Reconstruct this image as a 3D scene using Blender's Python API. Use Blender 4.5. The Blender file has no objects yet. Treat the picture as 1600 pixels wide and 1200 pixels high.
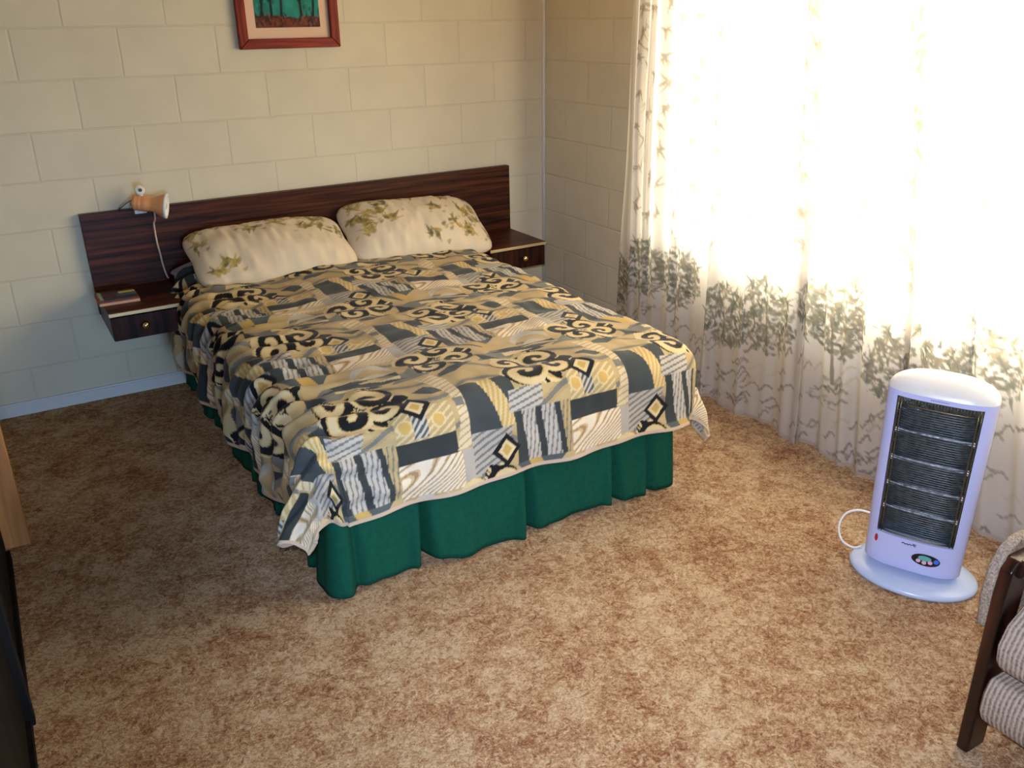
import bpy, bmesh, math, random
import numpy as np
from mathutils import Vector, Matrix

random.seed(7)
rng = np.random.default_rng(7)
scene = bpy.context.scene
COL = scene.collection
ORG = {}          # object -> world position of its origin

# ------------------------------------------------------------------ helpers
def obj(name, verts, faces, mat, parent=None, smooth=False, bevel=0.0, seg=2, colors=None, kind=None):
    verts = np.asarray(verts, dtype=np.float64)
    if parent is not None:
        org = ORG[parent.name]
    else:
        lo, hi = verts.min(0), verts.max(0)
        org = np.array([(lo[0] + hi[0]) / 2, (lo[1] + hi[1]) / 2, lo[2]])
    me = bpy.data.meshes.new(name)
    v = verts - org
    me.from_pydata(v.tolist(), [], [tuple(int(i) for i in f) for f in faces])
    me.update()
    if smooth:
        me.polygons.foreach_set('use_smooth', [True] * len(me.polygons))
    if colors is not None:
        att = me.color_attributes.new('dye', 'FLOAT_COLOR', 'POINT')
        c = np.ones((len(verts), 4), dtype=np.float32)
        c[:, :3] = colors
        att.data.foreach_set('color', c.ravel())
    if mat:
        me.materials.append(mat)
    o = bpy.data.objects.new(name, me)
    COL.objects.link(o)
    if parent is not None:
        o.parent = parent
    else:
        o.location = org
    ORG[o.name] = org
    if bevel > 0:
        b = o.modifiers.new('bevel', 'BEVEL')
        b.width = bevel
        b.segments = seg
        b.limit_method = 'ANGLE'
        b.angle_limit = math.radians(35)
        if smooth is False:
            me.polygons.foreach_set('use_smooth', [True] * len(me.polygons))
            b.harden_normals = True
    if kind:
        o['kind'] = kind
    return o

def thing(name, label, cat, loc, rot=(0, 0, 0), group=None):
    o = bpy.data.objects.new(name, None)
    COL.objects.link(o)
    o.location = loc
    o.rotation_euler = rot
    o.empty_display_size = 0.1
    ORG[o.name] = np.array(loc, dtype=float)
    o['label'] = label
    o['category'] = cat
    if group:
        o['group'] = group
    return o

def tag(o, label, cat, group=None):
    o['label'] = label
    o['category'] = cat
    if group:
        o['group'] = group
    return o

def smooth_path(pts, n=6):
    P = [np.array(p, float) for p in pts]
    P = [2 * P[0] - P[1]] + P + [2 * P[-1] - P[-2]]
    out = []
    for i in range(1, len(P) - 2):
        for k in range(n):
            t = k / n
            out.append(.5 * (2 * P[i] + (P[i + 1] - P[i - 1]) * t + (2 * P[i - 1] - 5 * P[i] + 4 * P[i + 1] - P[i + 2]) * t * t + (3 * P[i] - P[i - 1] - 3 * P[i + 1] + P[i + 2]) * t ** 3))
    return [tuple(p) for p in out] + [tuple(P[-2])]

class MB:
    def __init__(self):
        self.v, self.f = [], []
    def add(self, verts, faces):
        n = len(self.v)
        self.v += [tuple(p) for p in verts]
        self.f += [tuple(i + n for i in f) for f in faces]
        return self
    def box(self, x0, x1, y0, y1, z0, z1):
        x0, x1 = min(x0, x1), max(x0, x1); y0, y1 = min(y0, y1), max(y0, y1); z0, z1 = min(z0, z1), max(z0, z1)
        return self.add([(x0, y0, z0), (x1, y0, z0), (x1, y1, z0), (x0, y1, z0), (x0, y0, z1), (x1, y0, z1), (x1, y1, z1), (x0, y1, z1)],
                        [(0, 3, 2, 1), (4, 5, 6, 7), (0, 1, 5, 4), (1, 2, 6, 5), (2, 3, 7, 6), (3, 0, 4, 7)])
    def tube(self, pts, r, n=10, cap=True):
        pts = [Vector(p) for p in pts]
        rr = r if isinstance(r, (list, tuple)) else [r] * len(pts)
        rings = []
        up = None
        for i, p in enumerate(pts):
            d = (pts[min(i + 1, len(pts) - 1)] - pts[max(i - 1, 0)]).normalized()
            if up is None:
                up = d.orthogonal().normalized()
            else:
                up = (up - d * up.dot(d)).normalized()
            s = d.cross(up)
            rings.append([p + (up * math.cos(2 * math.pi * k / n) + s * math.sin(2 * math.pi * k / n)) * rr[i] for k in range(n)])
        v = [q for ring in rings for q in ring]
        f = []
        for i in range(len(pts) - 1):
            for k in range(n):
                a, b = i * n + k, i * n + (k + 1) % n
                f.append((a, b, b + n, a + n))
        if cap:
            f.append(tuple(range(n - 1, -1, -1)))
            f.append(tuple((len(pts) - 1) * n + k for k in range(n)))
        return self.add(v, f)
    def lathe(self, prof, origin, axis, n=28, cap0=True, cap1=True):
        """prof: list of (radius, distance along axis)"""
        o = Vector(origin); a = Vector(axis).normalized(); u = a.orthogonal().normalized(); w = a.cross(u)
        v, f = [], []
        for r, h in prof:
            for k in range(n):
                t = 2 * math.pi * k / n
                v.append(o + a * h + (u * math.cos(t) + w * math.sin(t)) * r)
        for i in range(len(prof) - 1):
            for k in range(n):
                p, q = i * n + k, i * n + (k + 1) % n
                f.append((p, q, q + n, p + n))
        if cap0: f.append(tuple(range(n - 1, -1, -1)))
        if cap1: f.append(tuple((len(prof) - 1) * n + k for k in range(n)))
        return self.add(v, f)
    def ball(self, c, r, n=14, m=8, scale=(1, 1, 1)):
        v, f = [], []
        for i in range(m + 1):
            p = math.pi * i / m
            for k in range(n):
                t = 2 * math.pi * k / n
                v.append((c[0] + r * scale[0] * math.sin(p) * math.cos(t), c[1] + r * scale[1] * math.sin(p) * math.sin(t), c[2] + r * scale[2] * math.cos(p)))
        for i in range(m):
            for k in range(n):
                a, b = i * n + k, i * n + (k + 1) % n
                f.append((a, a + n, b + n, b))
        return self.add(v, f)
    def prism(self, poly, axis, a, b):
        """poly: 2D outline, extruded along axis ('x','y','z') from a to b"""
        def P(p, h):
            return {'x': (h, p[0], p[1]), 'y': (p[0], h, p[1]), 'z': (p[0], p[1], h)}[axis]
        n = len(poly)
        v = [P(p, a) for p in poly] + [P(p, b) for p in poly]
        f = [tuple(range(n - 1, -1, -1)), tuple(range(n, 2 * n))] + [(i, (i + 1) % n, n + (i + 1) % n, n + i) for i in range(n)]
        return self.add(v, f)
    def build(self, name, mat, parent=None, **k):
        return obj(name, self.v, self.f, mat, parent, **k)

def fix_normals(o):
    bm = bmesh.new(); bm.from_mesh(o.data)
    bmesh.ops.remove_doubles(bm, verts=bm.verts, dist=1e-6)
    bmesh.ops.recalc_face_normals(bm, faces=bm.faces)
    bm.to_mesh(o.data); bm.free()
    return o

def grid_faces(nu, nv, wrap_u=False):
    f = []
    for i in range(nu if wrap_u else nu - 1):
        i2 = (i + 1) % nu
        for j in range(nv - 1):
            f.append((i * nv + j, i2 * nv + j, i2 * nv + j + 1, i * nv + j + 1))
    return f

# ------------------------------------------------------------------ materials
def new_mat(name):
    m = bpy.data.materials.new(name); m.use_nodes = True
    nt = m.node_tree
    return m, nt, nt.nodes['Principled BSDF'], nt.nodes, nt.links

def plain(name, col, rough=0.5, metal=0.0, spec=0.5, noise=0.0, nscale=30.0, bump=0.0, bscale=200.0, coat=0.0, sheen=0.0):
    m, nt, b, N, L = new_mat(name)
    b.inputs['Base Color'].default_value = (*col, 1)
    b.inputs['Roughness'].default_value = rough
    b.inputs['Metallic'].default_value = metal
    b.inputs['Specular IOR Level'].default_value = spec
    b.inputs['Coat Weight'].default_value = coat
    b.inputs['Sheen Weight'].default_value = sheen
    tc = N.new('ShaderNodeTexCoord')
    if noise > 0:
        t = N.new('ShaderNodeTexNoise'); t.inputs['Scale'].default_value = nscale; t.inputs['Detail'].default_value = 5
        L.new(tc.outputs['Object'], t.inputs['Vector'])
        r = N.new('ShaderNodeValToRGB')
        r.color_ramp.elements[0].position = 0.3; r.color_ramp.elements[1].position = 0.7
        r.color_ramp.elements[0].color = (*[c * (1 - noise) for c in col], 1)
        r.color_ramp.elements[1].color = (*[min(1, c * (1 + noise)) for c in col], 1)
        L.new(t.outputs['Fac'], r.inputs['Fac']); L.new(r.outputs['Color'], b.inputs['Base Color'])
    if bump > 0:
        t = N.new('ShaderNodeTexNoise'); t.inputs['Scale'].default_value = bscale; t.inputs['Detail'].default_value = 3
        L.new(tc.outputs['Object'], t.inputs['Vector'])
        bp = N.new('ShaderNodeBump'); bp.inputs['Strength'].default_value = bump; bp.inputs['Distance'].default_value = 0.004
        L.new(t.outputs['Fac'], bp.inputs['Height']); L.new(bp.outputs['Normal'], b.inputs['Normal'])
    return m

def block_wall(name, col, axis, shift):
    m, nt, b, N, L = new_mat(name)
    g = N.new('ShaderNodeNewGeometry')
    sp = N.new('ShaderNodeSeparateXYZ'); L.new(g.outputs['Position'], sp.inputs[0])
    ad = N.new('ShaderNodeMath'); ad.operation = 'ADD'; ad.inputs[1].default_value = shift + 8.0
    L.new(sp.outputs[axis], ad.inputs[0])
    az = N.new('ShaderNodeMath'); az.operation = 'ADD'; az.inputs[1].default_value = -0.0068
    L.new(sp.outputs['Z'], az.inputs[0])
    cb = N.new('ShaderNodeCombineXYZ'); L.new(ad.outputs[0], cb.inputs[0]); L.new(az.outputs[0], cb.inputs[1])
    # slight wobble of the joints
    nz = N.new('ShaderNodeTexNoise'); nz.inputs['Scale'].default_value = 9; L.new(cb.outputs[0], nz.inputs['Vector'])
    mx = N.new('ShaderNodeVectorMath'); mx.operation = 'MULTIPLY_ADD'
    L.new(nz.outputs['Color'], mx.inputs[0]); mx.inputs[1].default_value = (0.006, 0.006, 0); L.new(cb.outputs[0], mx.inputs[2])
    br = N.new('ShaderNodeTexBrick')
    br.offset = 0.5; br.offset_frequency = 2; br.squash = 1.0
    br.inputs['Scale'].default_value = 1.0
    br.inputs['Mortar Size'].default_value = 0.006
    br.inputs['Mortar Smooth'].default_value = 0.6
    br.inputs['Brick Width'].default_value = 0.4
    br.inputs['Row Height'].default_value = 0.2
    br.inputs['Color1'].default_value = (*col, 1)
    br.inputs['Color2'].default_value = (*[c * 0.97 for c in col], 1)
    br.inputs['Mortar'].default_value = (*[c * 0.93 for c in col], 1)
    L.new(mx.outputs[0], br.inputs['Vector'])
    # soft paint mottling
    n2 = N.new('ShaderNodeTexNoise'); n2.inputs['Scale'].default_value = 5; n2.inputs['Detail'].default_value = 6
    L.new(cb.outputs[0], n2.inputs['Vector'])
    rp = N.new('ShaderNodeMapRange'); rp.inputs['From Min'].default_value = 0.3; rp.inputs['From Max'].default_value = 0.7
    rp.inputs['To Min'].default_value = 0.95; rp.inputs['To Max'].default_value = 1.03
    L.new(n2.outputs['Fac'], rp.inputs['Value'])
    mul = N.new('ShaderNodeMixRGB'); mul.blend_type = 'MULTIPLY'; mul.inputs[0].default_value = 1
    L.new(br.outputs['Color'], mul.inputs[1]); L.new(rp.outputs[0], mul.inputs[2])
    L.new(mul.outputs[0], b.inputs['Base Color'])
    inv = N.new('ShaderNodeMath'); inv.operation = 'SUBTRACT'; inv.inputs[0].default_value = 1.0
    L.new(br.outputs['Fac'], inv.inputs[1])
    fine = N.new('ShaderNodeTexNoise'); fine.inputs['Scale'].default_value = 120; fine.inputs['Detail'].default_value = 4
    L.new(cb.outputs[0], fine.inputs['Vector'])
    fm = N.new('ShaderNodeMath'); fm.operation = 'MULTIPLY_ADD'; fm.inputs[1].default_value = 0.22
    L.new(fine.outputs['Fac'], fm.inputs[0]); L.new(inv.outputs[0], fm.inputs[2])
    bp = N.new('ShaderNodeBump'); bp.inputs['Strength'].default_value = 0.45; bp.inputs['Distance'].default_value = 0.004
    L.new(fm.outputs[0], bp.inputs['Height']); L.new(bp.outputs['Normal'], b.inputs['Normal'])
    b.inputs['Roughness'].default_value = 0.55
    b.inputs['Specular IOR Level'].default_value = 0.3
    return m

def wood(name, dark, light, axis='X', scale=1.0, rough=0.35, spec=0.4):
    m, nt, b, N, L = new_mat(name)
    tc = N.new('ShaderNodeTexCoord')
    mp = N.new('ShaderNodeMapping')
    s = {'X': (1.2, 14, 30), 'Y': (14, 1.2, 30), 'Z': (16, 16, 1.2)}[axis]
    mp.inputs['Scale'].default_value = [k * scale for k in s]
    L.new(tc.outputs['Object'], mp.inputs['Vector'])
    n = N.new('ShaderNodeTexNoise'); n.inputs['Scale'].default_value = 1.6; n.inputs['Detail'].default_value = 7; n.inputs['Distortion'].default_value = 0.6
    L.new(mp.outputs[0], n.inputs['Vector'])
    r = N.new('ShaderNodeValToRGB')
    e = r.color_ramp.elements
    e[0].position = 0.34; e[0].color = (*dark, 1); e[1].position = 0.68; e[1].color = (*light, 1)
    mid = e.new(0.5); mid.color = (*[(a * 0.6 + c * 0.4) for a, c in zip(dark, light)], 1)
    L.new(n.outputs['Fac'], r.inputs['Fac'])
    L.new(r.outputs['Color'], b.inputs['Base Color'])
    b.inputs['Roughness'].default_value = rough
    b.inputs['Specular IOR Level'].default_value = spec
    return m

def dyed(name, rough=0.9, weave=0.15, wscale=500, sheen=0.1):
    """cloth whose printed pattern is computed per point (attribute 'dye')"""
    m, nt, b, N, L = new_mat(name)
    a = N.new('ShaderNodeAttribute'); a.attribute_name = 'dye'
    L.new(a.outputs['Color'], b.inputs['Base Color'])
    b.inputs['Roughness'].default_value = rough
    b.inputs['Specular IOR Level'].default_value = 0.15
    b.inputs['Sheen Weight'].default_value = sheen
    tc = N.new('ShaderNodeTexCoord')
    t = N.new('ShaderNodeTexNoise'); t.inputs['Scale'].default_value = wscale; t.inputs['Detail'].default_value = 2
    L.new(tc.outputs['Object'], t.inputs['Vector'])
    bp = N.new('ShaderNodeBump'); bp.inputs['Strength'].default_value = weave; bp.inputs['Distance'].default_value = 0.002
    L.new(t.outputs['Fac'], bp.inputs['Height']); L.new(bp.outputs['Normal'], b.inputs['Normal'])
    return m

M = {}
WALL = (0.65, 0.58, 0.41)
M['wall_back'] = block_wall('painted_block_back', WALL, 'X', 2.511)
M['wall_right'] = block_wall('painted_block_right', WALL, 'Y', 0.2053)
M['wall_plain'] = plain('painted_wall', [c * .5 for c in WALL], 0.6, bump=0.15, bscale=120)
M['ceiling'] = plain('ceiling_paint', (0.20, 0.16, 0.11), 0.8)
M['skirting'] = plain('skirting_paint', (0.66, 0.64, 0.58), 0.4)
M['panel_wood'] = wood('dark_veneer', (0.014, 0.005, 0.003), (0.100, 0.027, 0.012), 'X', 1.0, 0.38, 0.14)
M['drawer_wood'] = wood('dark_veneer_upright', (0.010, 0.004, 0.003), (0.060, 0.018, 0.010), 'Z', 1.6, 0.38, 0.14)
M['gold_trim'] = plain('gilt_edging', (0.75, 0.60, 0.32), 0.3, 0.6)
M['brass'] = plain('brass', (0.80, 0.62, 0.30), 0.22, 1.0)
M['cool_lit_plastic'] = plain('cool_lit_plastic', (0.50, 0.53, 0.80), 0.28, spec=0.5)  # white plastic with the lavender cast of cool light put into its colour
M['cream_plastic'] = plain('cream_plastic', (0.70, 0.67, 0.62), 0.3)
M['pale_base'] = plain('pale_plastic', (0.47, 0.54, 0.70), 0.28)
M['black_plastic'] = plain('black_plastic', (0.012, 0.012, 0.014), 0.25)
M['inner_dark'] = plain('heater_cavity', (0.05, 0.055, 0.06), 0.5, 0.3)
M['reflector'] = plain('reflector_metal', (0.11, 0.17, 0.21), 0.3, 0.9, noise=.5, nscale=60, bump=1.0, bscale=70)
M['wire'] = plain('grille_wire', (0.10, 0.11, 0.115), 0.35, 0.7)
M['gilt_wire'] = plain('gilt_frame_wire', (0.34, 0.27, 0.13), 0.35, 0.7)
M['quartz'] = plain('quartz_tube', (0.36, 0.38, 0.40), 0.2, noise=.8, nscale=80)
M['red'] = plain('red_plastic', (0.45, 0.02, 0.02), 0.3)
M['pink'] = plain('pink_button', (0.75, 0.42, 0.55), 0.3)
M['teal'] = plain('teal_display', (0.12, 0.42, 0.36), 0.25)
M['blue'] = plain('blue_button', (0.05, 0.17, 0.65), 0.3)
M['ink'] = plain('print_ink', (0.03, 0.03, 0.05), 0.5)
M['cord_white'] = plain('white_cord', (0.68, 0.66, 0.62), 0.45)
M['cord_dark'] = plain('dark_cord', (0.02, 0.02, 0.03), 0.5)
M['cord_tan'] = plain('tan_cord', (0.62, 0.42, 0.34), 0.5)
M['orange'] = plain('orange_enamel', (0.74, 0.33, 0.13), 0.3, spec=0.5)
M['shade_white'] = plain('white_enamel', (0.80, 0.80, 0.72), 0.3)
M['bulb'] = plain('bulb_glass', (0.60, 0.58, 0.36), 0.15)
M['green_cloth'] = plain('green_cotton', (0.003, 0.062, 0.034), 0.85, spec=0.15, noise=0.12, nscale=60, bump=0.2, bscale=400)
M['base_cloth'] = plain('base_ticking', (0.05, 0.05, 0.06), 0.9)
M['lavender'] = plain('lavender_sheet', (0.42, 0.42, 0.70), 0.8, bump=0.2, bscale=90)
M['frame_wood'] = wood('mahogany_frame', (0.12, 0.010, 0.004), (0.32, 0.035, 0.012), 'X', 2.0, 0.45, 0.2)
M['frame_wood_side'] = wood('mahogany_frame_upright', (0.12, 0.010, 0.004), (0.32, 0.035, 0.012), 'Z', 2.0, 0.45, 0.2)
M['mat_board'] = plain('mat_board', (0.74, 0.50, 0.34), 0.8)
M['chair_wood'] = wood('chair_walnut', (0.006, 0.003, 0.002), (0.050, 0.012, 0.006), 'Z', 1.2, 0.3, 0.4)
M['oak'] = wood('oak_post', (0.30, 0.105, 0.022), (0.62, 0.25, 0.06), 'Z', 1.0, 0.45)
M['black_wood'] = wood('black_stained_wood', (0.006, 0.005, 0.005), (0.016, 0.014, 0.012), 'Z', 1.0, 0.7, 0.05)
M['book_orange'] = plain('orange_cover', (0.50, 0.15, 0.07), 0.4)
M['paper'] = plain('paper_edges', (0.55, 0.38, 0.22), 0.8)
M['alu'] = plain('window_aluminium', (0.6, 0.6, 0.58), 0.35, 0.8)
M['quilt'] = dyed('printed_quilt_cotton', 0.85, 0.25, 260)
M['pillow'] = dyed('printed_pillow_cotton', 0.85, 0.2, 300)
M['painting'] = dyed('painted_canvas', 0.5, 0.3, 300, 0)
M['cover_print'] = dyed('magazine_cover', 0.3, 0.0, 300, 0)

# carpet: shaggy cream pile mottled with rust and tan
def carpet():
    m, nt, b, N, L = new_mat('mottled_shag_carpet')
    tc = N.new('ShaderNodeTexCoord')
    def noise(scale, detail, rough, dist=0.0, sc=None):
        t = N.new('ShaderNodeTexNoise'); t.inputs['Scale'].default_value = scale; t.inputs['Detail'].default_value = detail
        t.inputs['Roughness'].default_value = rough; t.inputs['Distortion'].default_value = dist
        if sc:
            mp = N.new('ShaderNodeMapping'); mp.inputs['Scale'].default_value = sc; L.new(tc.outputs['Object'], mp.inputs[0]); L.new(mp.outputs[0], t.inputs['Vector'])
        else:
            L.new(tc.outputs['Object'], t.inputs['Vector'])
        return t
    big = noise(8, 5, 0.65, 0.6)
    mid = noise(42, 5, 0.7, 1.2)
    fine = noise(170, 4, 0.75, .8)
    def mad(a, k, c):
        n = N.new('ShaderNodeMath'); n.operation = 'MULTIPLY_ADD'; L.new(a, n.inputs[0]); n.inputs[1].default_value = k
        if isinstance(c, float): n.inputs[2].default_value = c
        else: L.new(c, n.inputs[2])
        return n.outputs[0]
    v = mad(big.outputs['Fac'], 0.38, -0.23)
    v = mad(mid.outputs['Fac'], 0.56, v)
    v = mad(fine.outputs['Fac'], 0.60, v)
    r = N.new('ShaderNodeValToRGB'); e = r.color_ramp.elements
    e[0].position = 0.40; e[0].color = (0.25, 0.075, 0.020, 1)
    e[1].position = 0.64; e[1].color = (0.92, 0.68, 0.40, 1)
    k = e.new(0.45); k.color = (0.42, 0.165, 0.060, 1)
    k = e.new(0.515); k.color = (0.60, 0.325, 0.145, 1)
    k = e.new(0.575); k.color = (0.76, 0.49, 0.25, 1)
    L.new(v, r.inputs['Fac'])
    L.new(r.outputs['Color'], b.inputs['Base Color'])
    b.inputs['Roughness'].default_value = 1.0; b.inputs['Specular IOR Level'].default_value = 0.05
    b.inputs['Sheen Weight'].default_value = 0.15
    h = mad(fine.outputs['Fac'], 0.6, mid.outputs['Fac'])
    bp = N.new('ShaderNodeBump'); bp.inputs['Strength'].default_value = 1.0; bp.inputs['Distance'].default_value = 0.02
    L.new(h, bp.inputs['Height']); L.new(bp.outputs['Normal'], b.inputs['Normal'])
    return m
M['carpet'] = carpet()

# tweed / corduroy upholstery: ribs across the given axis
def corduroy(name, axis, freq=95.0):
    m, nt, b, N, L = new_mat(name)
    tc = N.new('ShaderNodeTexCoord'); sp = N.new('ShaderNodeSeparateXYZ'); L.new(tc.outputs['Object'], sp.inputs[0])
    ml = N.new('ShaderNodeMath'); ml.operation = 'MULTIPLY'; ml.inputs[1].default_value = freq * 2 * math.pi
    L.new(sp.outputs[axis], ml.inputs[0])
    sn = N.new('ShaderNodeMath'); sn.operation = 'SINE'; L.new(ml.outputs[0], sn.inputs[0])
    mr = N.new('ShaderNodeMapRange'); mr.inputs['From Min'].default_value = -1; L.new(sn.outputs[0], mr.inputs['Value'])
    nz = N.new('ShaderNodeTexNoise'); nz.inputs['Scale'].default_value = 160; nz.inputs['Detail'].default_value = 3; L.new(tc.outputs['Object'], nz.inputs['Vector'])
    mm = N.new('ShaderNodeMath'); mm.operation = 'MULTIPLY_ADD'; mm.inputs[1].default_value = 0.55
    L.new(mr.outputs[0], mm.inputs[0]); L.new(nz.outputs['Fac'], mm.inputs[2])
    r = N.new('ShaderNodeValToRGB'); e = r.color_ramp.elements
    e[0].position = 0.35; e[0].color = (0.16, 0.115, 0.085, 1); e[1].position = 0.95; e[1].color = (0.43, 0.34, 0.26, 1)
    L.new(mm.outputs[0], r.inputs['Fac']); L.new(r.outputs['Color'], b.inputs['Base Color'])
    b.inputs['Roughness'].default_value = 0.95; b.inputs['Specular IOR Level'].default_value = 0.1
    bp = N.new('ShaderNodeBump'); bp.inputs['Strength'].default_value = 0.7; bp.inputs['Distance'].default_value = 0.004
    L.new(mm.outputs[0], bp.inputs['Height']); L.new(bp.outputs['Normal'], b.inputs['Normal'])
    return m
M['cord_y'] = corduroy('ribbed_tweed', 'Y')
M['tweed'] = plain('tweed_arm', (0.30, 0.235, 0.175), 0.95, spec=.1, noise=.45, nscale=220, bump=.8, bscale=260)

# sheer printed curtain
def sheer():
    m, nt, b, N, L = new_mat('printed_sheer_curtain')
    a = N.new('ShaderNodeAttribute'); a.attribute_name = 'dye'
    d = N.new('ShaderNodeBsdfDiffuse'); L.new(a.outputs['Color'], d.inputs['Color'])
    t = N.new('ShaderNodeBsdfTranslucent'); L.new(a.outputs['Color'], t.inputs['Color'])
    tr = N.new('ShaderNodeBsdfTransparent')
    mr = N.new('ShaderNodeMixRGB'); mr.inputs[0].default_value = 0.75; mr.inputs[2].default_value = (1, 1, 1, 1)
    L.new(a.outputs['Color'], mr.inputs[1]); L.new(mr.outputs[0], tr.inputs['Color'])
    m1 = N.new('ShaderNodeMixShader'); m1.inputs[0].default_value = 0.5; L.new(d.outputs[0], m1.inputs[1]); L.new(t.outputs[0], m1.inputs[2])
    m2 = N.new('ShaderNodeMixShader'); m2.inputs[0].default_value = 0.20; L.new(m1.outputs[0], m2.inputs[1]); L.new(tr.outputs[0], m2.inputs[2])
    L.new(m2.outputs[0], N['Material Output'].inputs['Surface'])
    N.remove(b)
    return m
M['sheer'] = sheer()

def glass():
    m, nt, b, N, L = new_mat('window_glass')
    tr = N.new('ShaderNodeBsdfTransparent'); tr.inputs['Color'].default_value = (0.97, 0.98, 0.98, 1)
    gl = N.new('ShaderNodeBsdfGlossy'); gl.inputs['Roughness'].default_value = 0.03
    mx = N.new('ShaderNodeMixShader'); mx.inputs[0].default_value = 0.05
    L.new(tr.outputs[0], mx.inputs[1]); L.new(gl.outputs[0], mx.inputs[2]); L.new(mx.outputs[0], N['Material Output'].inputs['Surface'])
    N.remove(b)
    return m
M['glass'] = glass()

# ------------------------------------------------------------------ pattern painting (computed prints)
def smooth_noise(shape, cells, seed):
    """bilinear value noise in 0..1 over an array"""
    r = np.random.default_rng(seed)
    g = r.random((cells[0] + 2, cells[1] + 2))
    y = np.linspace(0, cells[0], shape[0]); x = np.linspace(0, cells[1], shape[1])
    yi = np.floor(y).astype(int); xi = np.floor(x).astype(int)
    fy = (y - yi)[:, None]; fx = (x - xi)[None, :]
    fy = fy * fy * (3 - 2 * fy); fx = fx * fx * (3 - 2 * fx)
    a = g[yi][:, xi]; b = g[yi][:, xi + 1]; c = g[yi + 1][:, xi]; d = g[yi + 1][:, xi + 1]
    return (a * (1 - fx) + b * fx) * (1 - fy) + (c * (1 - fx) + d * fx) * fy

def stroke(img, X, Y, p, q, w0, w1, col, alpha=1.0, dx=None):
    """tapered stroke from p to q into img (ni, nj, 3); X (ni), Y (nj) are the sample coordinates"""
    x0, x1 = min(p[0], q[0]) - max(w0, w1), max(p[0], q[0]) + max(w0, w1)
    y0, y1 = min(p[1], q[1]) - max(w0, w1), max(p[1], q[1]) + max(w0, w1)
    i0, i1 = np.searchsorted(X, [x0, x1]); j0, j1 = np.searchsorted(Y, [y0, y1])
    if i1 <= i0 or j1 <= j0: return
    xx = X[i0:i1][:, None]; yy = Y[j0:j1][None, :]
    vx, vy = q[0] - p[0], q[1] - p[1]
    l2 = vx * vx + vy * vy + 1e-12
    t = np.clip(((xx - p[0]) * vx + (yy - p[1]) * vy) / l2, 0, 1)
    d = np.hypot(xx - p[0] - t * vx, yy - p[1] - t * vy)
    w = (w0 + (w1 - w0) * t) * np.sqrt(np.clip(1.15 - t, 0, 1))
    k = np.clip((w - d) / 0.0025 + 0.5, 0, 1)[..., None] * alpha
    img[i0:i1, j0:j1] = img[i0:i1, j0:j1] * (1 - k) + np.array(col) * k

# ------------------------------------------------------------------ room shell
XL, YB, H = -3.0, -5.2, 2.45          # left wall, wall behind the camera, ceiling height
WY0, WY1, WZ0, WZ1 = -4.25, -1.04, 0.61, 2.10      # the window in the right wall
MB().box(XL - .1, .12, YB - .1, .1, -.08, 0).build('floor', M['carpet'], kind='structure')
MB().box(XL - .1, .12, YB - .1, .1, H, H + .08).build('ceiling', M['ceiling'], kind='structure')
MB().box(XL - .1, .12, 0, .1, 0, H).build('wall_back', M['wall_back'], kind='structure')
w = MB()
w.box(0, .12, WY1, 0, 0, H).box(0, .12, YB, WY0, 0, H).box(0, .12, WY0, WY1, 0, WZ0).box(0, .12, WY0, WY1, WZ1, H)
w.build('wall_right', M['wall_right'], kind='structure')
MB().box(XL - .1, XL, YB, 0, 0, H).build('wall_left', M['wall_plain'], kind='structure')
# wall behind the camera, with a made-up doorway opened for the fill light
DX0, DX1, DZ = -2.95, -1.75, 2.08
w = MB()
w.box(XL, DX0, YB - .1, YB, 0, H).box(DX1, 0, YB - .1, YB, 0, H).box(DX0, DX1, YB - .1, YB, DZ, H)
w.build('wall_front', M['wall_plain'], kind='structure')
h_ = MB()  # unseen box added to keep sky light from entering by the doorway
h_.box(XL - .1, -1.4, YB - 1.6, YB - 1.5, 0, H).box(XL - .1, XL, YB - 1.5, YB - .1, 0, H).box(-1.5, -1.4, YB - 1.5, YB - .1, 0, H).box(XL - .1, -1.4, YB - 1.6, YB - .1, H, H + .08).box(XL - .1, -1.4, YB - 1.6, YB - .1, -.08, 0)
h_.build('sky_block_box', M['wall_plain'], kind='structure')
MB().box(XL, -0.0, -.013, 0, 0, .052).box(XL, 0, -.009, 0, .052, .060).build('baseboard_back', M['skirting'], kind='structure')
MB().box(-.013, 0, YB, -.013, 0, .055).build('baseboard_right', M['skirting'], kind='structure')
# painted bead down the corner
w = MB(); w.tube([(-.004, -.004, .06), (-.004, -.004, H)], .009, 10); w.build('trim_1', M['skirting'], kind='structure', smooth=True)
# window
win = thing('window_1', 'wide aluminium window glowing white behind the sheer curtain', 'window', (.06, (WY0 + WY1) / 2, WZ0))
win['kind'] = 'structure'
f = MB()
f.box(.03, .09, WY0, WY1, WZ0, WZ0 + .04).box(.03, .09, WY0, WY1, WZ1 - .04, WZ1)
f.box(.03, .09, WY0, WY0 + .04, WZ0, WZ1).box(.03, .09, WY1 - .04, WY1, WZ0, WZ1)
for k in (1, 2):
    y = WY0 + (WY1 - WY0) * k / 3
    f.box(.035, .085, y - .02, y + .02, WZ0, WZ1)
f.build('window_frame', M['alu'], win)
for k in range(3):
    a = WY0 + (WY1 - WY0) * k / 3; b_ = WY0 + (WY1 - WY0) * (k + 1) / 3
    MB().box(.058, .062, a + .02, b_ - .02, WZ0 + .04, WZ1 - .04).build('pane', M['glass'], win)

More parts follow.
